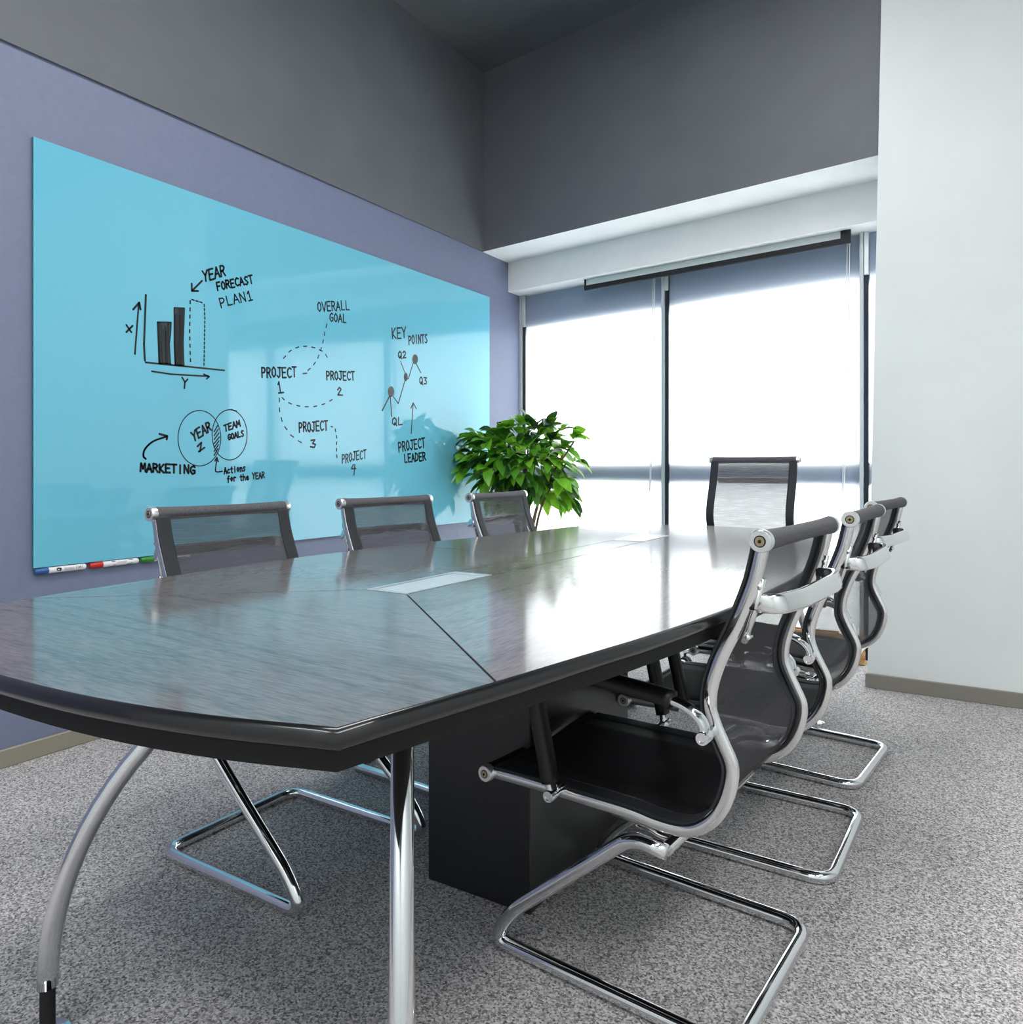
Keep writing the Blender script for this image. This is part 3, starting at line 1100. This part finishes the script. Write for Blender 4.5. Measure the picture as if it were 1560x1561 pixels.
def chair_parts(root, swivel=False):
    dz = 0.0
    curve = catmull([(x, 0, z) for x, z in PROF], 5)
    for sd in (-1, 1):
        bm = bmesh.new()
        tube(bm, [(p.x, sd * RW, p.z) for p in curve], 1.0, section=ell(0.0082, 0.0118, 12, 3))
        link('side_rail', bm, M['satin'], root, True)
    # sling: back and seat, hems along both sides
    nb = next(i for i, p in enumerate(curve) if p.z < 0.40)

    def sheet(pts, ya, yb, m, name, th=0.0022, shift=0.0):
        bm = bmesh.new()
        cols = 7
        rows = []
        for i, p in enumerate(pts):
            a, b = pts[max(i - 1, 0)], pts[min(i + 1, len(pts) - 1)]
            t = (b - a).normalized()
            nrm = Vector((t.z, 0, -t.x))
            fr, bk = [], []
            for c in range(cols):
                y = ya + (yb - ya) * c / (cols - 1)
                sag = shift
                fr.append(bm.verts.new(Vector((p.x, y, p.z)) + nrm * (th / 2 + sag)))
                bk.append(bm.verts.new(Vector((p.x, y, p.z)) + nrm * (-th / 2 + sag)))
            rows.append((fr, bk))
        for (f0, b0), (f1, b1) in zip(rows, rows[1:]):
            for c in range(cols - 1):
                bm.faces.new((f0[c], f0[c + 1], f1[c + 1], f1[c]))
                bm.faces.new((b0[c + 1], b0[c], b1[c], b1[c + 1]))
            bm.faces.new((f0[0], f1[0], b1[0], b0[0]))
            bm.faces.new((f0[-1], b0[-1], b1[-1], f1[-1]))
        for fr, bk in (rows[0], rows[-1]):
            for c in range(cols - 1):
                bm.faces.new((fr[c], bk[c], bk[c + 1], fr[c + 1]))
        bmesh.ops.recalc_face_normals(bm, faces=bm.faces[:])
        return link(name, bm, m, root, True)
    yi = RW - 0.008 - HEMW
    # a single-sided thin look for the see-through back: one layer only
    bm = bmesh.new()
    rows = []
    for p in [q_ + Vector((-0.0145, 0, 0)) for q_ in curve[1:nb]] + [curve[nb] + Vector((-0.007, 0, 0.007)), curve[nb + 1] + Vector((0, 0, 0.0145))]:
        rows.append([bm.verts.new((p.x, -yi + 2 * yi * c / 10, p.z)) for c in range(11)])
    for a, b in zip(rows, rows[1:]):
        for c in range(10):
            bm.faces.new((a[c], a[c + 1], b[c + 1], b[c]))
    link('back_mesh', bm, M['mesh_back'], root, True)
    sheet(curve[nb:-1], -yi, yi, M['mesh_seat'], 'seat_mesh', shift=0.0145)
    for sd in (-1, 1):
        ya, yb = sorted((sd * yi, sd * (RW + 0.009)))
        sheet(curve[1:-1], ya, yb, M['hem'], 'hem', 0.004, shift=0.0145)
    # rolls with bolted end caps
    for nm, (x, z), r in (('top_roll', PROF[0], 0.0185), ('front_roll', PROF[-1], 0.0165)):
        bm = bmesh.new()
        prof_ = []
        for i in range(17):
            t = -1 + 2 * i / 16
            prof_.append((0.219 + 0.212 * t, r * (0.86 + 0.14 * abs(t) ** 3)))
        lathe(bm, (x, -0.219, z), (0, 1, 0), prof_, 20)
        rl = link(nm, bm, M['roll'] if nm == 'top_roll' else M['sleeve'], root)
        sharp(rl)
        for sd in (-1, 1):
            bm = bmesh.new()
            lathe(bm, (x, sd * 0.211, z), (0, sd, 0), [(0, r * 1.04), (0.014, r * 1.04), (0.0165, r * 0.95), (0.0165, r * 0.001)], 24)
            ec = sharp(link('end_cap', bm, M['cap'], rl))
            bm = bmesh.new()
            lathe(bm, (x, sd * 0.2272, z), (0, sd, 0), [(0, r * 0.54), (0.0009, r * 0.54), (0.0009, 0.001)], 20, 1)
            lathe(bm, (x, sd * 0.2278, z), (0, sd, 0), [(0, r * 0.45), (0.0012, r * 0.43), (0.0012, 0.001)], 20, 0)
            lathe(bm, (x, sd * 0.2288, z), (0, sd, 0), [(0, r * 0.17), (0.0006, r * 0.17), (0.0006, 0.001)], 8, 1)
            # bolts belong to the cap's look; keep them with the roll
            sharp(link('bolt', bm, [M['bolt'], M['gap']], rl))
    # bowed spreader behind the back
    zc = 0.774
    xr = -0.030
    pl = [(xr + .004, -RW, zc), (xr + .052, -RW + 0.012, zc), (xr + .066, -0.110, zc), (xr + .066, 0.110, zc), (xr + .052, RW - 0.012, zc), (xr + .004, RW, zc)]
    bm = bmesh.new()
    sec = ell(0.007, 0.0165, 12, 3.5)
    P = fillet(pl, 0.018, 5)
    # explicit vertical section so the bar never twists
    rings = []
    for i, p in enumerate(P):
        a, b = P[max(i - 1, 0)], P[min(i + 1, len(P) - 1)]
        t = (b - a).normalized()
        nn = Vector((0, 0, 1)).cross(t).normalized()
        rings.append([bm.verts.new(p + nn * u + Vector((-0.30 * v, 0, v))) for u, v in sec])
    for a, b in zip(rings, rings[1:]):
        for j in range(len(sec)):
            q_ = (j + 1) % len(sec)
            bm.faces.new((a[j], a[q_], b[q_], b[j]))
    bm.faces.new(rings[0][::-1])
    bm.faces.new(rings[-1])
    bmesh.ops.recalc_face_normals(bm, faces=bm.faces[:])
    sp = link('back_spreader', bm, M['satin'], root, True)
    for sd in (-1, 1):
        bm = bmesh.new()
        tube(bm, [(xr + 0.028, sd * (RW - 0.003), 0.815), (xr + 0.016, sd * (RW - 0.003), 0.765), (xr - 0.004, sd * (RW - 0.003), 0.705)], 1.0, section=ell(0.0075, 0.005, 10, 3))
        cyl(bm, (xr + 0.024, sd * (RW - 0.012), 0.802), (xr + 0.024, sd * (RW + 0.006), 0.802), 0.0045, seg=10)
        cyl(bm, (xr + 0.004, sd * (RW - 0.012), 0.715), (xr + 0.004, sd * (RW + 0.006), 0.715), 0.0045, seg=10)
        link('bracket', bm, M['satin'], sp, True)
    # armrests
    ARM = [(-.392, .372), (-.404, .43), (-.419, .495), (-.428, .548), (-.420, .585), (-.385, .606), (-.32, .612), (-.24, .608), (-.165, .602), (-.118, .592), (-.090, .572), (-.084, .548)]
    ya = RW + 0.042
    for sd in (() if swivel else (-1, 1)):
        bm = bmesh.new()
        ac = catmull([(x, sd * ya, z) for x, z in ARM], 5)
        tube(bm, ac, 1.0, section=ell(0.0135, 0.0075, 12, 2.6))
        for (x, z) in (ARM[0], ARM[-1]):
            lathe(bm, (x, sd * (RW + 0.004), z), (0, sd, 0), [(0, 0.0085), (0.027, 0.0085), (0.031, 0.0115), (0.053, 0.0115), (0.055, 0.0105), (0.055, 0.0065), (0.0535, 0.006), (0.0535, 0.001)], 18)
        ar = link('armrest', bm, M['chrome'], root, True)
        sharp(ar, 40)
        bm = bmesh.new()
        i0, i1 = 2, len(ac) - 13
        tube(bm, ac[i0:i1], 1.0, section=ell(0.0190, 0.0145, 14, 2.8))
        link('arm_sleeve', bm, M['sleeve'], ar, True)
    if not swivel:
        # cantilever base
        BW = 0.215
        r = 0.0145
        half = [(-.170, .313), (-.240, .320), (-.515, .088), (-.562, .0150), (-.045, .0145)]
        side = lambda y: [(x, y, z) for x, z in half]
        pts = side(-BW) + side(BW)[::-1]
        P = [Vector(p) for p in pts]
        # round each bend separately: gentle at the knee, tight at the floor corners
        out = [P[0]]
        rad = {1: .05, 2: .10, 3: .05, 4: .055, 5: .055, 6: .05, 7: .10, 8: .05}
        for i in range(1, len(P) - 1):
            a, b, c = P[i - 1], P[i], P[i + 1]
            rr = min(rad[i], (a - b).length * .49, (c - b).length * .49)
            s0, s1 = b + (a - b).normalized() * rr, b + (c - b).normalized() * rr
            for q_ in range(8):
                t = q_ / 7
                out.append(s0 * (1 - t) ** 2 + b * 2 * t * (1 - t) + s1 * t * t)
        out.append(P[-1])
        bm = bmesh.new()
        tube(bm, out, r, 14)
        bf = link('cantilever_base', bm, M['chrome'], root, True)
        bm = bmesh.new()
        cyl(bm, (-.172, -BW, .317), (-.172, BW, .317), 0.012, seg=16)
        sharp(link('cross_bar', bm, M['chrome'], root))
        for sd in (-1, 1):
            bm = bmesh.new()
            tube(bm, [(-.200, sd * (RW - .012), .343), (-.29, sd * (RW - .012), .348)], 1.0, section=ell(0.009, 0.006, 8, 4))
            tube(bm, [(-.172, sd * (RW - .03), .317), (-.205, sd * (RW - .028), .322), (-.245, sd * (RW - .014), .345)], 0.006, 8)
            link('seat_bracket', bm, M['satin'], root, True)
    else:
        zf = -SW_LIFT
        bm = bmesh.new()
        lathe(bm, (-.30, 0, zf + 0.10), (0, 0, 1), [(0, 0.03), (0.12, 0.028), (0.121, 0.017), (0.40, 0.017), (0.402, 0.04), (0.43, 0.04)], 20)
        sharp(link('gas_column', bm, M['chrome'], root))
        bm = bmesh.new()
        box(bm, (-.42, -RW, .338), (-.40, RW, .352))
        box(bm, (-.20, -RW, .338), (-.18, RW, .352))
        box(bm, (-.42, -.05, .325), (-.18, .05, .340))
        link('under_seat_plate', bm, M['satin'], root)
        bm = bmesh.new()
        for i in range(5):
            a = 2 * math.pi * i / 5 + 0.3
            c, d = math.cos(a), math.sin(a)
            tube(bm, [(-.30 + .02 * c, .02 * d, zf + .125), (-.30 + .15 * c, .15 * d, zf + .105), (-.30 + .27 * c, .27 * d, zf + .08)], [0.018, 0.015, 0.011], 10)
        st = link('star_base', bm, M['chrome'], root, True)
        for i in range(5):
            a = 2 * math.pi * i / 5 + 0.3
            c, d = math.cos(a), math.sin(a)
            p = Vector((-.30 + .265 * c, .265 * d, zf + 0.028))
            t = Vector((-d, c, 0))
            bm = bmesh.new()
            for sg in (-1, 1):
                cyl(bm, p + t * (sg * .006), p + t * (sg * .022), 0.028, seg=18)
            cyl(bm, p - t * .008, p + t * .008, 0.010, seg=10)
            cyl(bm, p + Vector((0, 0, 0.0)), p + Vector((0, 0, .052)), 0.007, seg=10)
            sharp(link('castor', bm, M['black_rubber'], st))


SW_LIFT = 0.160


def copy_tree(o, parent=None):
    c = o.copy()
    C.objects.link(c)
    c.parent = parent
    for ch in list(o.children):
        copy_tree(ch, c)
    return c


proto = empty('conference_chair', (0, 0, 0))
chair_parts(proto)
SPOTS = [
    (-.280, 1.492, math.radians(-5), 'nearest cantilever mesh chair on the right side, its curved back towards us'),
    (-.240, 2.138, math.radians(-2), 'middle cantilever mesh chair of the three on the right side of the table'),
    (-.243, 2.748, math.radians(-6.5), 'farthest cantilever mesh chair on the right side, beside the pale column'),
    (-1.822, 1.400, math.radians(180 - 1), 'nearest mesh chair on the left side, in front of the markers'),
    (-1.795, 2.070, math.radians(180 - 4), 'middle mesh chair on the left side, in front of the cyan board'),
    (-1.745, 2.730, math.radians(180 + 1), 'farthest mesh chair on the left side, in front of the green plant'),
]
for i, (x, y, a, lab) in enumerate(SPOTS):
    o = proto if i == 0 else copy_tree(proto)
    o.location = (x, y, 0)
    o.rotation_euler = (0, 0, a)
    tag(o, lab, 'chair', 'chairs along both sides of the table')
endc = empty('swivel_chair', (-0.968, 3.96, SW_LIFT), math.radians(90))
tag(endc, 'dark mesh chair at the far head of the table, back to the window', 'chair')
chair_parts(endc, True)
endc.location = (-0.968, 3.96, SW_LIFT)

# ------------------------------------------------------------------ plant in the corner
PC = Vector((-2.36, 4.02, 0))
plant = empty('potted_plant', PC)
tag(plant, 'bushy green potted plant in the corner between board and window', 'plant')
bm = bmesh.new()
lathe(bm, (0, 0, 0), (0, 0, 1), [(0, 0.12), (0.01, 0.13), (0.36, 0.17), (0.38, 0.178), (0.40, 0.178), (0.40, 0.16), (0.36, 0.155)], 28)
sharp(link('pot', bm, M['pot'], plant))
bm = bmesh.new()
lathe(bm, (0, 0, 0.34), (0, 0, 1), [(0, 0.15), (0.03, 0.153), (0.04, 0.10), (0.045, 0.01)], 20)
link('soil', bm, M['soil'], plant, True)
stems = []
bm = bmesh.new()
side = Vector((RV[0], RV[1], 0))
back = Vector((FV[0], FV[1], 0))
tips = []
for i in range(9):
    a = random.uniform(-1, 1)
    b = random.uniform(-1, 1)
    base = Vector((random.uniform(-.03, .03), random.uniform(-.03, .03), 0.36))
    topp = side * (a * 0.30) + back * (b * 0.12) + Vector((0, 0, random.uniform(1.0, 1.2)))
    midp = base.lerp(topp, 0.5) + Vector((0, 0, 0.06)) - (side * a * 0.05)
    tube(bm, catmull([base, midp, topp], 6), [0.009 - 0.0003 * q_ for q_ in range(13)], 8)
link('stem', bm, M['bark'], plant, True)
bm = bmesh.new()


def leaf(base, dirv, L, mi):
    d = dirv.normalized()
    sidev = d.cross(Vector((0, 0, 1)))
    if sidev.length < 0.1:
        sidev = Vector((1, 0, 0))
    sidev.normalize()
    sidev = (sidev + Vector((random.uniform(-.5, .5), random.uniform(-.5, .5), random.uniform(-.5, .5)))).normalized()
    nrm = sidev.cross(d).normalized()
    W = L * random.uniform(0.25, 0.32)
    prevs = None
    for t, wd in ((0, .04), (.12, .35), (.3, .85), (.5, 1.0), (.7, .8), (.87, .42), (1.0, .02)):
        c = base + d * (L * t) - Vector((0, 0, 1)) * (L * 0.30 * t * t) + nrm * (0.06 * L * math.sin(t * 3))
        row = [c - sidev * (W * wd) + nrm * (W * wd * 0.28), c, c + sidev * (W * wd) + nrm * (W * wd * 0.28)]
        for p in row:      # keep leaves inside the room corner
            wxl, wyl = LX - PC.x + 0.035, wy(PC.x + p.x, 0.075) - PC.y
            p.x = max(p.x, wxl)
            p.y = min(p.y, wyl)
        row = [bm.verts.new(p) for p in row]
        if prevs:
            for q_ in range(2):
                bm.faces.new((prevs[q_], prevs[q_ + 1], row[q_ + 1], row[q_])).material_index = mi
        prevs = row


def crown(n):
    k = 0
    while k < n:
        a, c = random.uniform(-1, 1), random.uniform(-1, 1)
        b = random.uniform(-1, 1)
        if a * a + b * b + c * c > 1 or a * a + b * b + c * c < 0.12:
            continue
        # broad crown, flatter on top, hanging lower at the right
        z = 1.075 + c * 0.22 - (0.12 * max(0, a) * (0.5 - 0.5 * c)) - 0.05 * (1 - c) * 0.5
        p = side * (a * 0.40) + back * (b * 0.17) + Vector((0, 0, z))
        outw = (side * a * 0.9 + back * b * 0.7 + Vector((0, 0, c * 0.6 + 0.1))).normalized()
        m_ = random.choices([0, 1, 2], [0.42, 0.33, 0.25])[0]
        for q_ in range(random.randint(3, 5)):
            d = outw + Vector((random.uniform(-1, 1), random.uniform(-1, 1), random.uniform(-.9, .5))) * 0.95
            leaf(p, d, random.uniform(0.095, 0.145), m_ if random.random() < .7 else random.randint(0, 2))
        k += 1


crown(165)
link('foliage', bm, LEAF, plant, True)

# ------------------------------------------------------------------ wooden crate and cable by the column
crate = empty('wooden_crate', (-0.90, 4.17, 0))
tag(crate, 'low raw wood crate on the carpet under the window, beside the pale column', 'crate')
bm = bmesh.new()
for i in range(2):
    box(bm, (-0.43, 0, 0.002 + i * 0.074), (0.43, 0.014, 0.074 + i * 0.074))
bevel(bm, 0.002, 1)
link('front_board', bm, M['crate'], crate)
bm = bmesh.new()
box(bm, (-0.43, 0.014, 0.0), (0.43, 0.060, 0.012))
box(bm, (-0.43, 0.014, 0.012), (-0.415, 0.060, 0.148))
box(bm, (-0.43, 0.060, 0.0), (0.30, 0.070, 0.148))
link('side_board', bm, M['crate'], crate)
for x in (-0.43, 0.368):
    bm = bmesh.new()
    box(bm, (x, -0.012, 0), (x + 0.035, 0.0, 0.152))
    bevel(bm, 0.002, 1)
    link('corner_batten', bm, M['crate_dark'], crate)
bm = bmesh.new()
tube(bm, catmull([(-.66, 4.02, .006), (-.60, 4.06, .006), (-.555, 4.10, .007), (-.520, 4.12, .014), (-.498, 4.13, .05), (-.480, 4.14, .085), (-.45, 4.15, .11), (-.40, 4.15, .125), (-.34, 4.13, .13)], 6), 0.006, 8)
tag(link('power_cable', bm, M['cable'], None, True), 'cream power cable rising in front of the wooden crate beside the column', 'cable')
